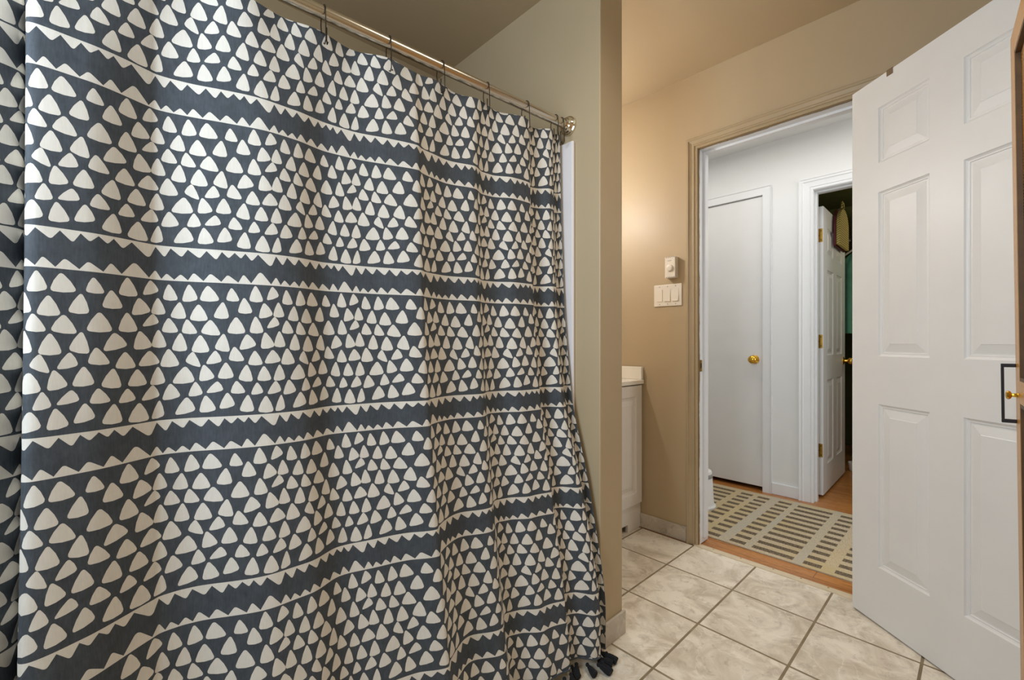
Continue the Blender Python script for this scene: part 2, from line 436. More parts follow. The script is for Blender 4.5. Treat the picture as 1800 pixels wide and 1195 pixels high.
# ------------------------------------------------------------------ hallway
HX0, HX1 = -2.6, 1.4
FO = (-1.80, -1.058, 2.078)        # flush door opening
RO = (-.775, -.015, 2.058)         # bedroom opening (rough)
w = MB(); HB = HW+.115
w.box(HX0, FO[0], HW, HB, 0, CZ); w.box(FO[0], FO[1], HW, HB, FO[2], CZ); w.box(FO[1], RO[0], HW, HB, 0, CZ)
w.box(RO[0], RO[1], HW, HB, RO[2], CZ); w.box(RO[1], HX1, HW, HB, 0, CZ)
o = w.build('wall_hallway', [M['white_wall'], M['green_wall']])
for p in o.data.polygons:
    if p.normal.y > .9: p.material_index = 1
struct(o, 'white far wall of the hallway facing the bathroom', 'wall')
o = MB().box(HX0-.1, HX0, DB, HW, 0, CZ).build('wall_hall_left', M['white_wall']); struct(o, 'white end wall of the hallway', 'wall')
o = MB().box(HX1, HX1+.1, DB, HW, 0, CZ).build('wall_hall_right', M['white_wall']); struct(o, 'white end wall of the hallway at the other end', 'wall')
o = MB().box(HX0-.1, HX1+.1, DB, HB, CZ, CZ+.1).build('ceiling_hallway', M['white_wall']); struct(o, 'white hallway ceiling', 'ceiling')
o = MB().box(FO[0]-.1, FO[1]+.1, HB+.3, HB+.35, 0, 2.3).build('wall_closet', M['dark_void']); struct(o, 'hallway closet wall coloured dark for the shade inside', 'wall')
# flush door
d2 = MB().box(FO[0]+.003, FO[1]-.003, HW+.004, HW+.039, .030, FO[2]-.003).build('door_2', M['door_white'], bev=.0015)
struct(d2, 'plain flush white closet door across the hallway', 'door')
KN = [(.031, 0), (.031, .003), (.024, .006), (.012, .010), (.0105, .026), (.017, .032), (.0255, .040), (.028, .050), (.026, .058), (.018, .064), (.006, .067), (.002, .067)]
k = MB().lathe(KN, 28, Matrix.Translation((-1.113, HW+.004, .925)) @ Matrix.Rotation(radians(90), 4, 'X')).build('knob', M['brass'], d2, smooth=True)
k['label'] = 'round polished brass knob'
FP = [(0, 0), (0, .010), (.002, .012), (.050, .012), (.055, .016), (.058, .016), (.058, 0)]
o = casing(FO[0], FO[1], FO[2], HW, FP, 'trim_5', M['white_trim']); struct(o, 'flat white frame around the flush closet door', 'door casing')
# bedroom doorway casing and jamb
RP = [(0, 0), (0, .009), (.004, .0115), (.012, .0115), (.015, .0085), (.018, .0085), (.021, .0125), (.030, .0125), (.052, .014), (.058, .018), (.064, .0155),
      (.070, .0155), (.074, .019), (.080, .019), (.080, 0)]
o = casing(-.757, -.033, 2.04, HW, RP, 'trim_6', M['white_trim']); struct(o, 'white moulded casing around the green room doorway', 'door casing')
w = MB(); w.box(-.775, -.755, HW-.002, HB+.002, 0, 2.056); w.box(-.035, -.015, HW-.002, HB+.002, 0, 2.056); w.box(-.755, -.035, HW-.002, HB+.002, 2.036, 2.056)
w.box(-.755, -.744, HW+.03, HW+.065, 0, 2.036); w.box(-.744, -.046, HW+.03, HW+.065, 2.025, 2.036)
o = w.build('trim_7', M['white_trim'], bev=.0012); struct(o, 'white door jamb of the green room doorway', 'door jamb')
o = MB().box(-1.0, -.837, HW-.012, HW, 0, .080).build('baseboard_hallway', M['white_trim'], bev=.004)
struct(o, 'short white baseboard between the closet door and green room doorway', 'baseboard')
# door 3 - opens into the green room
W3, H3 = .765, 1.945
c3 = [(.125, .325), (.440, .640)]; r3 = [(.19, .77), (.94, 1.53), (1.63, 1.82)]
d3 = panel_door_mesh(W3, H3, .039, c3, r3).build('door_3', M['door_white']); weld(d3)
d3.location = (-.735, 3.56, .018); d3.rotation_euler = (0, 0, radians(91.1))
struct(d3, 'white six-panel door opened into the green room', 'door')
for hz in (.30, 1.035, 1.75):
    hb = MB(); hb.box(-.0022, .0006, .003, .036, hz-.045, hz+.045)                 # leaf let into the door edge
    hb.lathe([(.003, -.048), (.0058, -.046), (.0058, .046), (.003, .048)], 14, Matrix.Translation((-.006, .043, hz)))
    h_ = hb.build('hinge', M['dull_brass'], d3, smooth=True); h_['label'] = 'brass butt hinge'
    s_ = MB()
    for dz, dy in ((-.03, .012), (0, .024), (.03, .012)):
        s_.lathe([(.0035, 0), (.0032, .001), (.001, .0012)], 10, Matrix.Translation((-.0022, dy, hz+dz)) @ Matrix.Rotation(radians(-90), 4, 'Y'))
    s_.build('screw', M['bronze'], h_)
k3 = MB().lathe(KN, 20, Matrix.Translation((.70, 0, .885)) @ Matrix.Rotation(radians(90), 4, 'X')).build('knob', M['brass'], d3, smooth=True)
k3['label'] = 'round brass knob'
MB().box(W3-.001, W3+.001, .008, .03, .855, .915).build('latch_plate', M['dull_brass'], d3)

# green room shell
o = MB().box(-2.6, 1.5, 5.6, 5.7, 0, CZ).build('wall_bedroom_back', M['green_wall']); struct(o, 'olive green back wall of the room beyond the hallway', 'wall')
o = MB().box(-1.75, -1.65, HB, 5.6, 0, CZ).build('wall_bedroom_left', M['green_wall']); struct(o, 'olive green side wall behind the open panel door', 'wall')
o = MB().box(1.4, 1.5, HB, 5.6, 0, CZ).build('wall_bedroom_right', M['green_wall']); struct(o, 'olive green side wall of the far room', 'wall')
o = MB().box(-2.6, 1.5, HB, 5.7, CZ, CZ+.1).build('ceiling_bedroom', M['green_wall']); struct(o, 'olive green ceiling of the far room', 'ceiling')

# straw bag hung over the far end of door 3
arch = []
for i in range(25):
    a = pi*i/24; arch.append((-.170*cos(a), 1.86+.165*sin(a)**.75))
arch = [(-.170, 1.745)]+arch+[(.170, 1.745)]
b = empty('straw_bag', (-.716, 4.02, 0), radians(91.1)); tag(b, 'woven straw arch-topped bag hanging over the top of the panel door', 'bag')
MB().prism(arch, -.018, .006).build('body', M['straw'], b, bev=.006)
rim = [(-.177, 1.738)]+[(-.177*cos(pi*i/24), 1.86+.172*sin(pi*i/24)**.75) for i in range(25)]+[(.177, 1.738)]
MB().prism(rim, .006, .022).build('backing', M['maroon'], b, bev=.004)
MB().tube([(-.03, -.005, 2.03), (-.035, -.005, 2.07), (0, -.002, 2.085), (.035, -.005, 2.07), (.03, -.005, 2.03)], .007, 8).build('handle', M['straw'], b, smooth=True)
# garment on hanger
g = empty('garment_hanger', (-.62, 4.42, 1.825)); tag(g, 'black hook hanger with pale arms holding the teal garment', 'hanger')
MB().tube([(0, 0, 0), (.0, 0, .035), (.02, 0, .06), (.045, 0, .05), (.05, 0, .03)], .006, 8).build('hook', M['black'], g, smooth=True)
MB().tube([(-.19, 0, -.10), (-.1, 0, -.04), (0, 0, 0), (.1, 0, -.04), (.19, 0, -.10)], .008, 8).build('arms', M['plastic'], g, smooth=True)
rail = empty('clothes_rail', (-.67, 4.47, 1.87)); tag(rail, 'dark clothes rail in the green room behind the panel door', 'rail')
MB().tube([(-.08, .0, .0), (.9, .0, .03)], .011, 10).build('bar', M['bronze'], rail, smooth=True)
MB().lathe([(.02, 0), (.02, .012), (.012, .02)], 14, Matrix.Translation((-.085, 0, 0)) @ Matrix.Rotation(radians(90), 4, 'Y')).build('end_cap', M['black'], rail, smooth=True)
gm = MB(); NX, NZ = 40, 12; vs = []; fs = []
for j in range(NZ+1):
    t = j/NZ; z = 1.82-.70*t
    for i in range(NX+1):
        s_ = i/NX; hwid = .10+.09*min(1, t*4)
        x = -.665+(s_-.5)*2*hwid; z2 = z-(abs(s_-.5)*2)**1.2*.09*max(0, 1-t*5)
        y = 4.47-.02-.018*sin(s_*26)*(.3+.7*t)+.0*t
        vs.append((x, y, z2))
n = len(vs); vs += [(x, y+.045, z) for x, y, z in vs]
for j in range(NZ):
    for i in range(NX):
        a = j*(NX+1)+i; fs.append((a, a+1, a+NX+2, a+NX+1)); fs.append((n+a, n+a+NX+1, n+a+NX+2, n+a+1))
for j in range(NZ):
    a = j*(NX+1); fs.append((a, a+NX+1, n+a+NX+1, n+a)); a += NX; fs.append((a, n+a, n+a+NX+1, a+NX+1))
for i in range(NX): fs.append((i, n+i, n+i+1, i+1))
o = MB().add(vs, fs).build('hanging_garment', M['teal'], smooth=True)
tag(o, 'teal green garment hanging in the far room beside the panel door', 'garment')
# wardrobe edge, red bag, pot, cord
o = MB().box(-.735, -.45, 5.0, 5.55, 0, 2.25).build('wardrobe', M['brown_wood_dark'], bev=.006)
tag(o, 'tall dark brown wooden cupboard at the back of the green room', 'wardrobe')
rb = empty('red_bag', (-.615, 4.76, .0)); tag(rb, 'round red drawstring sack on the green room floor', 'bag')
prof = []
for i in range(17):
    a = i/16; prof.append((max(.02, .145*sin(pi*(.06+.90*a))**.7), .13+.36*a))
MB().lathe(prof, 30, ridge=.045).build('sack', M['red_cloth'], rb, smooth=True)
MB().lathe([(.11, 0), (.12, .01), (.125, .13), (.11, .135)], 24).build('stand', M['black'], rb, smooth=True)
pt = empty('plant_pot', (-.712, 4.50, 0)); tag(pt, 'small white pot with a green sprig on the green room floor', 'plant pot')
MB().lathe([(.034, .0), (.040, .006), (.048, .070), (.044, .070), (.040, .060)], 22).build('pot', M['plastic'], pt, smooth=True)
lf = MB()
for i in range(7):
    a = i*2.4; r = .03+.004*i
    p0 = Vector((0, 0, .06)); p2 = Vector((r*cos(a), r*sin(a), .10+.008*i)); sd = Vector((-sin(a), cos(a), 0))*.012; md = (p0+p2)/2+Vector((0, 0, .012))
    lf.add([p0, md+sd, p2, md-sd, md+Vector((0, 0, .004))], [(0, 1, 4), (1, 2, 4), (2, 3, 4), (3, 0, 4)])
lf.build('leaves', M['leaf'], pt, smooth=True)
cd = [(-.80+.03*sin(i*.55)*(1-i/30), 4.42+.030*cos(i*.55)*(1-i/40), .006+.05*max(0, sin(i*.3))) for i in range(22)]
o = MB().tube(cd, .004, 7).build('power_cord', M['plastic'], smooth=True); tag(o, 'coiled white cord on the wood floor by the panel door', 'cord')

# hallway canister (behind the left jamb)
cn = empty('canister', (-1.253, 2.80, .006)); tag(cn, 'white tapered canister with a grey band standing on the rug beside the white door jamb', 'canister')
MB().lathe([(.108, 0), (.111, .004), (.111, .014), (.102, .022), (.100, .03), (.089, .215), (.084, .228), (.06, .233), (.01, .235)], 40).build('body', M['white_trim'], cn, smooth=True)
MB().lathe([(.0915, .188), (.0922, .189), (.0908, .212), (.0899, .213)], 40).build('band', M['plastic_grey'], cn, smooth=True)

# rug
RX0, RX1, RY0, RY1 = -1.95, .55, 2.395, 3.325
bars = [(-1.62, -1.44), (-1.36, -1.185), (-1.145, -1.072), (-1.040, -.968), (-.915, -.840), (-.806, -.624), (-.583, -.511), (-.459, -.385), (-.31, -.13), (-.08, -.01), (.06, .24), (.30, .37)]
strips = [(-1.40, -1.36), (-.968, -.915), (-.840, -.806), (-.624, -.583), (-.385, -.31), (-.01, .06), (.37, .45)]
rows = [(2.443+.0804*i-.019, 2.443+.0804*i+.019) for i in range(11)]
xs = sorted({RX0, RX1, *[v for b_ in bars for v in b_], *[v for b_ in strips for v in b_]}); ys = sorted({RY0, RY1, *[v for r in rows for v in r]})
rg = MB(); H = .006
for i in range(len(xs)-1):
    for j in range(len(ys)-1):
        xm = (xs[i]+xs[i+1])/2; ym = (ys[j]+ys[j+1])/2
        mi = 0
        if any(a < xm < b_ for a, b_ in strips): mi = 1
        if any(a < xm < b_ for a, b_ in bars) and any(a < ym < b_ for a, b_ in rows): mi = 2
        rg.add([(xs[i], ys[j], H), (xs[i+1], ys[j], H), (xs[i+1], ys[j+1], H), (xs[i], ys[j+1], H)], [(0, 1, 2, 3)], mi)
rg.add([(RX0, RY0, 0.0005), (RX1, RY0, .0005), (RX1, RY1, .0005), (RX0, RY1, .0005), (RX0, RY0, H), (RX1, RY0, H), (RX1, RY1, H), (RX0, RY1, H)],
       [(0, 1, 5, 4), (1, 2, 6, 5), (2, 3, 7, 6), (3, 0, 4, 7), (3, 2, 1, 0)], 1)
o = rg.build('runner_rug', [M['rug_field'], M['rug_strip'], M['rug_bar']])
tag(o, 'beige hallway rug woven with rows of dark brown dashes', 'rug')

# ------------------------------------------------------------------ wall fittings
th = empty('thermostat', (-1.141, DW, 1.446)); tag(th, 'white wall thermostat with round dial above the switches', 'thermostat')
MB().box(-.029, .029, -.036, 0, -.056, .056).build('case', M['plastic'], th, bev=.003)
MB().lathe([(.0185, 0), (.018, .004), (.0165, .009), (.0155, .0095), (.004, .0098)], 28, Matrix.Translation((.000, -.036, -.004)) @ Matrix.Rotation(radians(90), 4, 'X')).build('dial', M['plastic'], th, smooth=True)
for zz in (.0535, -.0535):
    for q in range(5):
        MB().box(-.022+q*.0105, -.0175+q*.0105, -.0368, -.0355, zz-.0028, zz+.0028).build('vent_slot', M['plastic_grey'], th)
MB().box(-.013, .009, -.0364, -.0358, .0335, .036).build('printed_mark', M['plastic_grey'], th)
sw = empty('switch_plate', (-1.170, DW, 1.301)); tag(sw, 'white three-gang rocker switch plate under the thermostat', 'light switch')
MB().box(-.080, .080, -.006, 0, -.059, .059).build('plate', M['plastic'], sw, bev=.003)
for q, tilt in ((-1, .0), (0, 1.0), (1, 1.0)):
    x = q*.046
    r_ = MB(); t0, t1 = (-.0085, -.0085) if not tilt else (-.0070, -.0112)
    vs = [(x-.0165, t0, .033), (x+.0165, t0, .033), (x+.0165, -.0085, 0), (x-.0165, -.0085, 0), (x-.0165, t1, -.033), (x+.0165, t1, -.033)]
    bk = [(a, -.004, c) for a, _, c in vs]
    r_.add(vs+bk, [(0, 1, 2, 3), (3, 2, 5, 4), (0, 6, 7, 1), (4, 5, 11, 10), (0, 3, 9, 6), (3, 4, 10, 9), (1, 7, 8, 2), (2, 8, 11, 5)])
    r_.build('rocker', M['plastic'], sw, bev=.0006)
    for zz in (.0475, -.0475):
        MB().lathe([(.0028, 0), (.0026, .0008), (.0008, .001)], 10, Matrix.Translation((x, -.006, zz)) @ Matrix.Rotation(radians(90), 4, 'X')).build('screw', M['plastic_grey'], sw)

# ------------------------------------------------------------------ vanity
VX, VY0, VY1 = -1.335, 1.46, DW-.002
va = empty('vanity_cabinet', ((XL+VX)/2, (VY0+VY1)/2, 0)); ox, oy = va.location.x, va.location.y
tag(va, 'white bathroom vanity cabinet against the taupe wall', 'vanity')
b = MB()
b.box(XL+.005-ox, VX-.018-ox, VY0-oy, VY1-oy, .06, .806)
b.prism([(VY1-.13-oy, 0), (VY1-oy, 0), (VY1-oy, .806), (VY0-oy, .806), (VY0-oy, 0), (VY0+.13-oy, 0), (VY0+.13-oy, .042), (VY1-.13-oy, .042)], 0, 1)
# the prism is in x,z: turn it into the face frame lying in the y,z plane
nv = len(b.v); base = nv-16
for i in range(base, nv):
    x, y, z = b.v[i]; b.v[i] = ((VX-.018-ox) if y == 0 else (VX-ox), x, z)
b.build('carcass', M['vanity'], va, bev=.002)
for (y0, y1) in ((1.865, 2.243), (1.475, 1.855)):
    pm = panel_door_mesh(y1-y0, .658, .016, [(.055, y1-y0-.055)], [(.06, .598)]).build('door', M['vanity'], va); weld(pm)
    pm.location = (VX+.0165-ox, y0-oy, .148); pm.rotation_euler = (0, 0, radians(90))
    MB().lathe([(.006, 0), (.006, .012), (.014, .018), (.015, .024), (.010, .028)], 16, Matrix.Translation(((y1-y0)-.03 if y0 < 1.6 else .03, 0, .56)) @ Matrix.Rotation(radians(90), 4, 'X')).build('knob', M['nickel'], pm, smooth=True)
vt = empty('countertop', (ox, oy, .812)); tag(vt, 'glossy white counter with splash on top of the vanity cabinet', 'countertop')
MB().box(XL+.003-ox, VX+.024-ox, VY0-.01-oy, 2.256-oy, 0, .024).build('slab', M['counter'], vt, bev=.004)
MB().box(XL+.003-ox, VX+.020-ox, 2.233-oy, 2.256-oy, .024, .096).build('side_splash', M['counter'], vt, bev=.003)
MB().box(XL+.003-ox, XL+.023-ox, VY0-.01-oy, 2.233-oy, .024, .096).build('back_splash', M['counter'], vt, bev=.003)

# ------------------------------------------------------------------ louvered cabinet at the right edge
LC = empty('wooden_cabinet', (.0638, 1.607, 0)); LC.rotation_euler = (0, 0, 0)
tag(LC, 'honey wood cabinet with a ribbed door at the right edge beside the open white door', 'cabinet')
LD, LH, LW, LT = .62, 1.775, .36, .020       # door length along -y, height, depth
MB().box(.022, LW, -LD-.02, -.004, .03, LH-.02).build('carcass', M['cabinet_wood'], LC, bev=.003)
fr = MB()
ST, D0, D1 = .062, 0.0, LT
fr.box(D0, D1, -ST, 0, .02, LH); fr.box(D0, D1, -LD, -LD+ST, .02, LH)
fr.box(D0, D1, -LD+ST, -ST, LH-.058, LH); fr.box(D0, D1, -LD+ST, -ST, .02, .11); fr.box(D0, D1, -LD+ST, -ST, .904, .957)
lv = fr.build('door', M['cabinet_wood'], LC, bev=.0015)
sl = MB()
for z0, z1 in ((.11, .904), (.957, LH-.058)):
    nn = int((z1-z0)/.007); h_ = (z1-z0)/nn; vs = []; fs = []
    for q in range(nn+1):
        z = z0+q*h_
        for x, dz in (((.0125, -.5*h_), (.0095, 0)) if q else ((.0125, 0), (.0095, .0))):
            vs += [(x, -LD+ST, max(z0, min(z1, z+dz))), (x, -ST, max(z0, min(z1, z+dz)))]
    for q in range(len(vs)//2-1): fs.append((2*q, 2*q+1, 2*q+3, 2*q+2))
    sl.add(vs, fs)
    sl.box(.0125, .0195, -LD+ST, -ST, z0, z1)
s_ = sl.build('ribbed_panel', M['cabinet_rib'], lv)
bd = MB()  # dark brown strip lining the inner edges of both panel openings
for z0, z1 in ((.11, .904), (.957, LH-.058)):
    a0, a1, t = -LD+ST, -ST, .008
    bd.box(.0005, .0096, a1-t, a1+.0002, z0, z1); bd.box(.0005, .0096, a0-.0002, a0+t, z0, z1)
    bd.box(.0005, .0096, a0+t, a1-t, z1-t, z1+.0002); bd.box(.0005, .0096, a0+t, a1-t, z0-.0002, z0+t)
b_ = bd.build('edge_strip', M['edge_strip'], lv); b_['label'] = 'dark brown strip along the panel edges'
kb = MB().lathe([(.007, 0), (.005, .002), (.0040, .009), (.0085, .011), (.0105, .0145), (.0085, .018), (.003, .0195)], 20, Matrix.Translation((0, -.030, .921)) @ Matrix.Rotation(radians(-90), 4, 'Y')).build('knob', M['brass'], lv, smooth=True)
kb['label'] = 'small brass knob'
ph = MB().box(-.0245, 0, -.014, -.004, .986, .9945).box(-.0245, 0, -.014, -.004, .853, .8615).box(-.0245, -.0195, -.014, -.004, .8615, .986)
ph = ph.build('pull_handle', M['black'], lv, bev=.001); ph['label'] = 'black square pull handle'
LC.rotation_euler = (0, radians(-.61), radians(3.3))

# ------------------------------------------------------------------ tub surround, shower rod, hooks
o = MB().box(XL+.004, -.997, WY0-.014, WY0-.0005, .0, 1.765).build('tub_surround', M['surround'], bev=.006, seg=3)
tag(o, 'white acrylic shower wall panel behind the curtain edge', 'shower panel')
def rodx(y): return -1.026-.0535*(WY0-y)
RZ = 1.827
rod = empty('shower_rod', (rodx(.5), .5, RZ)); tag(rod, 'satin metal shower curtain rod fixed to the wing wall', 'curtain rod')
rx, ry = rod.location.x, rod.location.y
MB().tube([(rodx(y)-rx, y-ry, 0) for y in (YB+.012, .45, WY0-.012)], .0150, 28).build('tube', M['nickel'], rod, smooth=True)
FL = [(.0335, 0), (.0345, .003), (.033, .007), (.029, .009), (.0285, .012), (.025, .015), (.0235, .022), (.019, .024), (.0165, .030), (.0155, .030)]
MB().lathe(FL, 36, Matrix.Translation((rodx(WY0)-rx, WY0-.0005-ry, 0)) @ Matrix.Rotation(radians(90), 4, 'X')).build('flange', M['chrome'], rod, smooth=True)
MB().lathe(FL, 36, Matrix.Translation((rodx(YB)-rx, YB+.0005-ry, 0)) @ Matrix.Rotation(radians(-90), 4, 'X')).build('flange', M['chrome'], rod, smooth=True)

HOOKS = [-.26, -.10, .06, .225, .392, .556, .712, .874, 1.035, 1.172, 1.203]
def hook_path(fr):
    r = .0172; p = []
    if fr:
        p = [(.004, 0, -.074), (.012, 0, -.080), (.020, 0, -.074), (.0195, 0, -.05), (.0185, 0, -.02)]
        for i in range(9): a = radians(-10+i*21); p.append((r*cos(a), 0, r*sin(a)))
        p += [(-.018, 0, -.02), (-.014, 0, -.040)]
    else:
        p = [(-.014, .012, -.022), (-.014, .012, -.050), (-.010, .012, -.064), (-.004, .012, -.062)]
    return [Vector(q) for q in p]
hm1 = MB().tube(hook_path(True), .0014, 7); hm2 = MB().tube(hook_path(False), .0016, 7)
names = ['nearest the top edge of the photo', 'second from the left', 'third from the left', 'middle one in the row', 'third from the wall', 'second from the wall flange', 'closest to the wall flange']
vis = [y for y in HOOKS if y > .3]
h0 = None
for i, y in enumerate(vis):
    if h0 is None:
        h0 = empty('curtain_hook'); hm1.build('wire', M['bronze'], h0, smooth=True); hm2.build('liner_prong', M['bronze'], h0, smooth=True); h = h0
    else:
        h = h0.copy(); C.objects.link(h)
        for ch in list(h0.children):
            c = ch.copy(); C.objects.link(c); c.parent = h
    h.location = (rodx(y), y, RZ); h.rotation_euler = (0, 0, radians(random.uniform(-10, 10)))
    tag(h, 'dark wire curtain hook over the rod, '+names[i], 'hook', 'curtain hooks on the shower rod')

# ------------------------------------------------------------------ the shower curtain
F, HY, AZ = 777.5, 602.0, radians(46.8)
def px_to_y(px, X=-1.072):
    a = (px-900)/F; rx_, ry_ = -sin(AZ)+a*cos(AZ), cos(AZ)+a*sin(AZ); return X/rx_*ry_
# plan of the drape: pattern repeats u -> distance along the rod, fold depth
KEY = [(-2.6, -.42, .0), (-2.2, -.34, -.015), (-1.6, -.22, .018), (-1.25, -.15, .006), (-1.0, -.100, -.022), (-.90, -.090, -.040), (-.82, -.0885, -.018), (-.76, -.086, .020),
       (-.68, -.072, .027), (-.4, -.015, .018), (0, .074, -.028), (.07, .088, -.034), (.3, .134, -.026), (.6, .197, -.008), (1, .278, .012), (1.3, .335, .006), (1.7, .412, -.017),
       (2.0, .466, -.013), (2.5, .566, .010), (2.78, .634, .031), (2.86, .652, .018), (3.05, .69, .002), (3.3, .745, -.012), (3.7, .83, .009), (4.0, .887, -.022), (4.2, .922, -.018),
       (4.5, .985, .014), (4.82, 1.055, .012), (5, 1.09, -.018), (5.2, 1.118, -.012), (5.4, 1.15, .015), (5.6, 1.173, .010), (5.8, 1.192, -.014), (6.0, 1.208, -.010), (6.12, 1.215, .004)]
SY = Spline([(a, b_) for a, b_, c in KEY]); SO = Spline([(a, c) for a, b_, c in KEY])
SZ = Spline([(-1, 1.944), (0, 1.581), (1, 1.239), (2, .893), (3, .567), (4, .241), (5, -.08)])
FLARE = Spline([(-.2, .16), (.03, .152), (.241, .122), (.567, .075), (.893, .036), (1.24, .010), (1.592, 0), (1.8, 0), (2.0, 0)])
SIDE = Spline([(-.2, .03), (.03, .036), (.241, .060), (.567, .042), (.893, .004), (1.24, 0), (2.0, 0)])
TOPZ = 1.793
def hookphase(y):
    hs = HOOKS+[1.26]
    for a, b_ in zip(hs, hs[1:]):
        if a <= y <= b_: return (y-a)/(b_-a), b_-a
    return 0.0, .16
def drape(u, v):
    y = SY(u); off = SO(u); z = SZ(v)
    t = max(0, min(1, (z-.03)/1.76))
    amp = 1.40-.55*t
    ph, sp_ = hookphase(y)
    top = max(0, (z-1.45)/.34)**1.6
    x = rodx(y)-.014+FLARE(z)*(1+.34*max(0, min(1, (.12-y)/.2)))+off*amp*(1-.45*top)
    x += top*(.007*cos(2*pi*ph)*min(1, sp_/.12)-.004)
    x += .004*sin(u*9.1+z*2.3)*(1-t)
    z -= top*.004*sin(pi*ph)**2
    y += .006*(1-t)*max(0, (y-.9)/.3)
    r = max(0, min(1, (y-.98)/.22)); x += SIDE(z)*r*r*(3-2*r)
    return Vector((x, y, z))

# one repeat of the print, measured in the photograph's sheet: three corners of every rounded triangle
TRI = [((335,640),(260,820),(448,825)),((570,640),(488,842),(672,818)),((775,655),(685,830),(903,830)),((1030,680),(968,825),(1118,832)),((1290,650),(1218,830),(1377,835)),((1478,660),(1412,822),(1562,772)),
 ((200,800),(108,985),(300,985)),((465,843),(347,1020),(540,1035)),((675,868),(572,1050),(778,1055)),((935,840),(828,1020),(1000,1030)),((1165,790),(1093,965),(1257,965)),((1380,848),(1320,1030),(1487,985)),
 ((330,1028),(242,1190),(450,1192)),((545,1040),(482,1200),(665,1205)),((800,1045),(692,1200),(908,1225)),((1075,1010),(972,1195),(1178,1195)),((1285,1000),(1215,1190),(1375,1185)),((1500,1005),(1405,1142),(1560,1100)),
 ((205,1162),(112,1360),(308,1360)),((470,1195),(360,1395),(550,1400)),((690,1217),(587,1412),(790,1412)),((940,1200),(835,1375),(1003,1410)),((1185,1205),(1100,1390),(1292,1335)),((1385,1180),(1335,1372),(1500,1340)),
 ((325,1378),(218,1585),(460,1570)),((610,1412),(520,1530),(695,1592)),((845,1395),(742,1555),(915,1522)),((1050,1347),(985,1505),(1160,1510)),((1270,1390),(1190,1552),(1358,1550)),((1468,1380),(1370,1540),(1568,1512)),
 ((195,1582),(88,1792),(288,1768)),((520,1578),(360,1778),(628,1756)),((720,1555),(670,1750),(840,1705)),((955,1525),(862,1712),(1042,1698)),((1180,1548),(1083,1722),(1243,1742)),((1365,1562),(1285,1732),(1450,1722)),
 ((340,1775),(240,1972),(467,1925)),((630,1752),(548,1925),(712,1895)),((860,1745),(740,1885),(925,1850)),((1065,1735),(998,1880),(1163,1872)),((1285,1752),(1215,1895),(1355,1870)),((1495,1732),(1393,1890),(1562,1852)),
 ((210,1965),(103,2180),(270,2145)),((530,1930),(388,2142),(632,2085)),((735,1905),(667,2108),(850,2072)),((963,1870),(873,2062),(1048,2018)),((1185,1890),(1088,2080),(1250,2080)),((1380,1900),(1285,2090),(1467,2085))]
HV = [175, 360, 560, 765, 930, 1070, 1185, 1325, 1555]; HT = [(285, 130), (490, 114), (690, 115), (868, 122), (1003, 92), (1138, 86), (1255, 108), (1463, 162)]
UV_ = [90, 245, 400, 560, 730, 920, 1105, 1245, 1480]; UT = [(170, 108), (310, 80), (478, 80), (625, 106), (805, 106), (990, 100), (1163, 116), (1345, 163)]
y85 = px_to_y(255+85/6.6375); y1465 = px_to_y(255+1465/6.6375)
def uu(x): return (px_to_y(255+x/6.6375)-y85)/(y1465-y85)
VB = .20
def vv(x, y):
    yu0, yl, yu1 = 163+.068*x, 592+.04*x, 2217-.073*x
    return VB+(y-yl)/(yu1-yl)*(1-VB)
def rounded(pts, grow=1.16, cut=.30, bulge=.035, n=5):
    cx = sum(p[0] for p in pts)/3; cy = sum(p[1] for p in pts)/3
    P = [(cx+(p[0]-cx)*grow, cy+(p[1]-cy)*grow) for p in pts]; out = []
    for i in range(3):
        a, b_, c = P[i-1], P[i], P[(i+1) % 3]
        ct = cut*(1.0 if i else .9)
        p0 = (b_[0]+(a[0]-b_[0])*ct, b_[1]+(a[1]-b_[1])*ct); p2 = (b_[0]+(c[0]-b_[0])*ct, b_[1]+(c[1]-b_[1])*ct)
        for k in range(n):
            t = k/(n-1); q = [(1-t)**2*p0[j]+2*t*(1-t)*b_[j]+t*t*p2[j] for j in (0, 1)]; out.append(tuple(q))
        m = ((b_[0]+c[0])/2, (b_[1]+c[1])/2); out.append((m[0]+(m[0]-cx)*bulge*2, m[1]+(m[1]-cy)*bulge*2))
    return out
tile_tris = [[(uu(x), vv(x, y)) for x, y in rounded(t)] for t in TRI]
K = VB/428.0
def tooth(v0, tip, v1, sgn, base, depth0, n=4):
    """points from valley v0 over a rounded tip to valley v1 (valley v1 excluded)"""
    (tx, th_) = tip; a, b_, c = (v0, depth0), (tx, th_*1.12), (v1, depth0); out = [a]
    ct = .24
    p0 = (b_[0]+(a[0]-b_[0])*ct, b_[1]+(a[1]-b_[1])*ct); p2 = (b_[0]+(c[0]-b_[0])*ct, b_[1]+(c[1]-b_[1])*ct)
    for k in range(n+1):
        t = k/n; out.append(tuple((1-t)**2*p0[j]+2*t*(1-t)*b_[j]+t*t*p2[j] for j in (0, 1)))
    return [(uu(x), base+sgn*d*K) for x, d in out]
U0, U1 = -2.5, 6.12
V_LO = .10
pts = []; faces = []; edges = []
NU = 300
def addp(p): pts.append(Vector(p)); return len(pts)-1
du = (U1-U0)/NU; NV = 34
for j in range(NV+1):
    for i in range(NU+1): addp((U0+du*i, V_LO+j/NV))
for i in range(NU): edges.append((i, i+1)); edges.append((NV*(NU+1)+i, NV*(NU+1)+i+1))
for j in range(NV): edges.append((j*(NU+1), (j+1)*(NU+1))); edges.append((j*(NU+1)+NU, (j+1)*(NU+1)+NU))
def addpoly(poly):
    idx = []
    if sum(a[0]*b_[1]-b_[0]*a[1] for a, b_ in zip(poly, poly[1:]+poly[:1])) < 0: poly = poly[::-1]
    for p in poly:
        idx.append(addp(p))
    faces.append(idx)
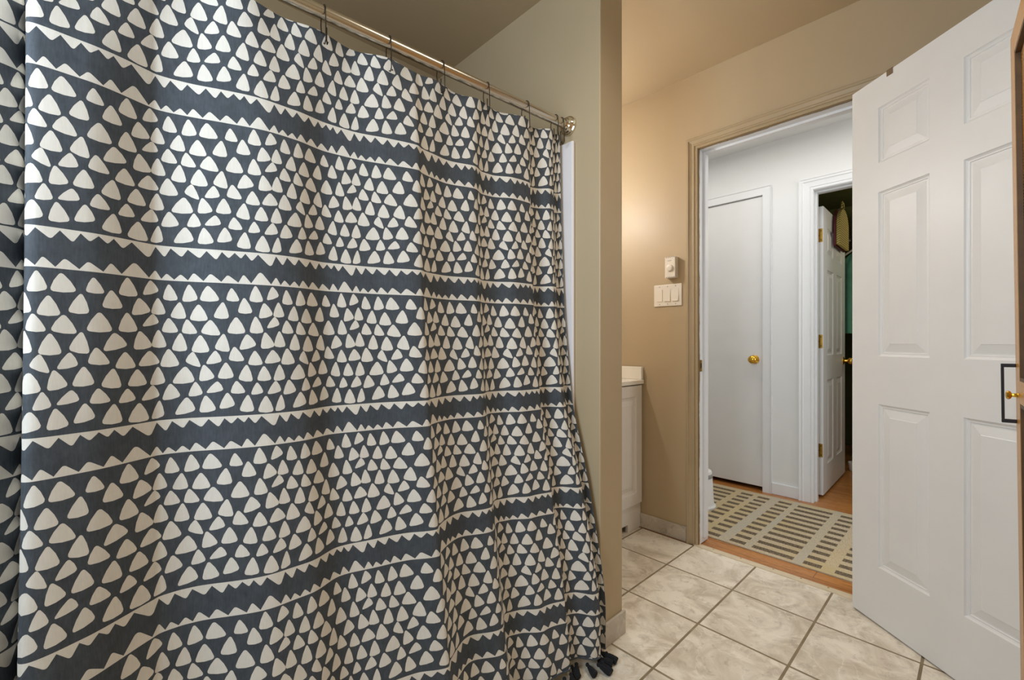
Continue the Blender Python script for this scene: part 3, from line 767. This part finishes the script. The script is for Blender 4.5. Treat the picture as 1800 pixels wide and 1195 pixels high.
def clipu(poly):
    out = poly
    for lim, sg in ((U0+.004, 1), (U1-.004, -1)):
        res = []
        for i in range(len(out)):
            a, b_ = out[i-1], out[i]; ia = (a[0]-lim)*sg >= 0; ib = (b_[0]-lim)*sg >= 0
            if ia != ib:
                t = (lim-a[0])/(b_[0]-a[0]); res.append((lim, a[1]+(b_[1]-a[1])*t))
            if ib: res.append(b_)
        out = res
        if len(out) < 3: return []
    return out
for k in range(-4, 8):
    for t in tile_tris:
        p = clipu([(a+k, b_) for a, b_ in t])
        if p: addpoly(p)
# the two zigzag strips that edge every dark band
upz = []; dnz = []
for k in range(-4, 8):
    for i in range(8):
        upz += [(a+k, b_) for a, b_ in tooth(UV_[i], UT[i], UV_[i+1], -1, VB, 15)]
        dnz += [(a+k, b_) for a, b_ in tooth(HV[i], HT[i], HV[i+1], +1, 1.0, 24)]
def dedupe(z):
    out = [z[0]]
    for p in z[1:]:
        if p[0] > out[-1][0]+1e-4: out.append(p)
    return out
upz = dedupe(upz); dnz = dedupe(dnz)
line = [upz[-1][0]+(upz[0][0]-upz[-1][0])*i/700 for i in range(701)]
strip = clipu(upz+[(a, VB) for a in line]); addpoly(strip)
strip = clipu(dnz+[(a, 1.0) for a in line]); addpoly(strip)
cv, ce, cf, ov, oe, of = delaunay_2d_cdt(pts, edges, faces, 0, 1e-6)
BLOCKS = range(-2, 5)
vtx = []; fcs = []; mis = []; index = {}
for bk in BLOCKS:
    loc = []
    for p in cv:
        key = (round(p.x, 5), round(p.y+bk, 5))
        if key not in index: index[key] = len(vtx); vtx.append((p.x, p.y+bk))
        loc.append(index[key])
    for f_, src in zip(cf, of):
        q = tuple(loc[i] for i in f_)
        if len(set(q)) == len(q): fcs.append(q); mis.append(1 if len(src) else 0)
bm = bmesh.new()
bv = [bm.verts.new((a, b_, 0)) for a, b_ in vtx]
for q, mi in zip(fcs, mis):
    try: f_ = bm.faces.new([bv[i] for i in q]); f_.material_index = mi
    except ValueError: pass
def v_of_z(z):
    lo, hi = -2.0, 6.0
    for _ in range(50):
        m = (lo+hi)/2
        if SZ(m) > z: lo = m
        else: hi = m
    return lo
VT, VBOT = v_of_z(TOPZ), v_of_z(.034)
for co, no in (((0, VT, 0), (0, -1, 0)), ((0, VBOT, 0), (0, 1, 0))):
    bmesh.ops.bisect_plane(bm, geom=bm.verts[:]+bm.edges[:]+bm.faces[:], plane_co=co, plane_no=no, clear_outer=True, dist=1e-6)
bmesh.ops.triangulate(bm, faces=[f_ for f_ in bm.faces if len(f_.verts) > 4])
norms = []
for v_ in bm.verts:
    a, b_ = v_.co.x, v_.co.y; e = .012
    tu = drape(a+e, b_)-drape(a-e, b_); tv = drape(a, b_+e)-drape(a, b_-e)
    nn = tv.cross(tu).normalized()
    if nn.x < 0 and False: nn = -nn
    norms.append(nn); v_.co = drape(a, b_)
me = bpy.data.meshes.new('shower_curtain'); bm.to_mesh(me); bm.free()
me.materials.append(M['cloth_dark']); me.materials.append(M['cloth_white'])
# make face winding agree with the drape normal
flip = 0
for p in list(me.polygons)[:200]:
    if p.normal.dot(norms[p.vertices[0]]) < 0: flip += 1
if flip > 100: me.flip_normals()
me.polygons.foreach_set('use_smooth', [True]*len(me.polygons))
me.normals_split_custom_set_from_vertices(norms)
cu = bpy.data.objects.new('shower_curtain', me); C.objects.link(cu)
tag(cu, 'charcoal shower curtain printed with off-white triangles and zigzag bands', 'shower curtain')
# hem seam along the bottom edge and tassels
hem = MB(); hp = [drape(U0+(U1-U0)*i/260, VBOT)+Vector((.001, 0, .004)) for i in range(261)]
hem.tube(hp, .0026, 6); hem.build('hem', M['cloth_dark'], cu, smooth=True)
def tassel(seed):
    mb = MB()
    mb.lathe([(.0012, 0), (.0052, -.003), (.0058, -.006), (.0050, -.009), (.0042, -.0105), (.0062, -.014), (.0090, -.026), (.0108, -.040), (.0100, -.044), (.001, -.0435)], 22, ridge=.10)
    return mb
tm = None
u_ = 3.9
i = 0
while u_ < 6.12:
    p = drape(u_, VBOT)
    if tm is None: tm = tassel(0).build('tassel', M['yarn'], cu, smooth=False); t_ = tm
    else: t_ = tm.copy(); C.objects.link(t_); t_.parent = cu
    az = radians(random.uniform(-55, 45)); tilt = radians(random.uniform(70, 82))
    d = Vector((cos(az)*sin(tilt), sin(az)*sin(tilt), -cos(tilt)))
    if u_ > 5.4: d = Vector((.75, random.uniform(-.6, .5), -.25)).normalized()
    t_.rotation_mode = 'QUATERNION'; t_.rotation_quaternion = Vector((0, 0, -1)).rotation_difference(d)
    z_end = .0115+.002*random.random()
    t_.location = p+Vector((.002, 0, 0)); t_.location.z = z_end+.040*abs(d.z)
    i += 1; u_ += .14 if u_ < 5.0 else .135

# ------------------------------------------------------------------ lights
def area(name, loc, rot, sx, sy, e, col):
    l = bpy.data.lights.new(name, 'AREA'); l.shape = 'RECTANGLE'; l.size = sx; l.size_y = sy; l.energy = e; l.color = col
    o = bpy.data.objects.new(name, l); C.objects.link(o); o.location = loc; o.rotation_euler = rot; return o
def point(name, loc, r, e, col):
    l = bpy.data.lights.new(name, 'POINT'); l.shadow_soft_size = r; l.energy = e; l.color = col
    o = bpy.data.objects.new(name, l); C.objects.link(o); o.location = loc; return o
WARM, COOL = (1.0, .86, .66), (.66, .84, 1.0)
area('window_daylight', ((WX0+WX1)/2, YB+.015, (WZ0+WZ1)/2), (radians(90), 0, 0), WX1-WX0-.1, WZ1-WZ0-.1, 28, (.73, .87, 1.0))
point('vanity_lamp', (-1.66, 1.73, 1.87), .032, 15, (.97, .98, 1.0))
a_ = area('floor_fill', (-.30, .95, CZ-.03), (0, 0, 0), .45, .45, 5.0, (1.0, .93, .82)); a_.data.spread = radians(125)  # added overhead fill to brighten the floor, not a fitting in the room
area('hall_lamp', (-.75, 2.80, CZ-.03), (0, 0, 0), 2.2, .5, 12, (1.0, .97, .92))
area('hall_daylight', (1.30, 2.88, 1.35), (radians(90), 0, radians(90)), .8, 1.5, 12, (.92, .97, 1.0))
point('bedroom_fill', (.2, 4.5, 2.1), .12, 13.0, (1.0, .90, .70))  # added fill for the far room's walls and door, no source seen

w = bpy.data.worlds.new('World'); S.world = w; w.use_nodes = True
w.node_tree.nodes['Background'].inputs['Color'].default_value = (.8, .9, 1, 1); w.node_tree.nodes['Background'].inputs['Strength'].default_value = .3

# ------------------------------------------------------------------ camera
cam = bpy.data.cameras.new('camera'); co = bpy.data.objects.new('camera', cam); C.objects.link(co)
cam.sensor_width = 36; cam.lens = F/1800*36; cam.clip_start = .01; cam.shift_y = (HY-597.5)/1800
co.location = (0, 0, 1.045); co.rotation_euler = (radians(90), 0, AZ)
S.camera = co
S.view_settings.view_transform = 'Standard'; S.view_settings.look = 'None'; S.view_settings.gamma = 1; S.view_settings.exposure = 0
S.view_settings.use_curve_mapping = False
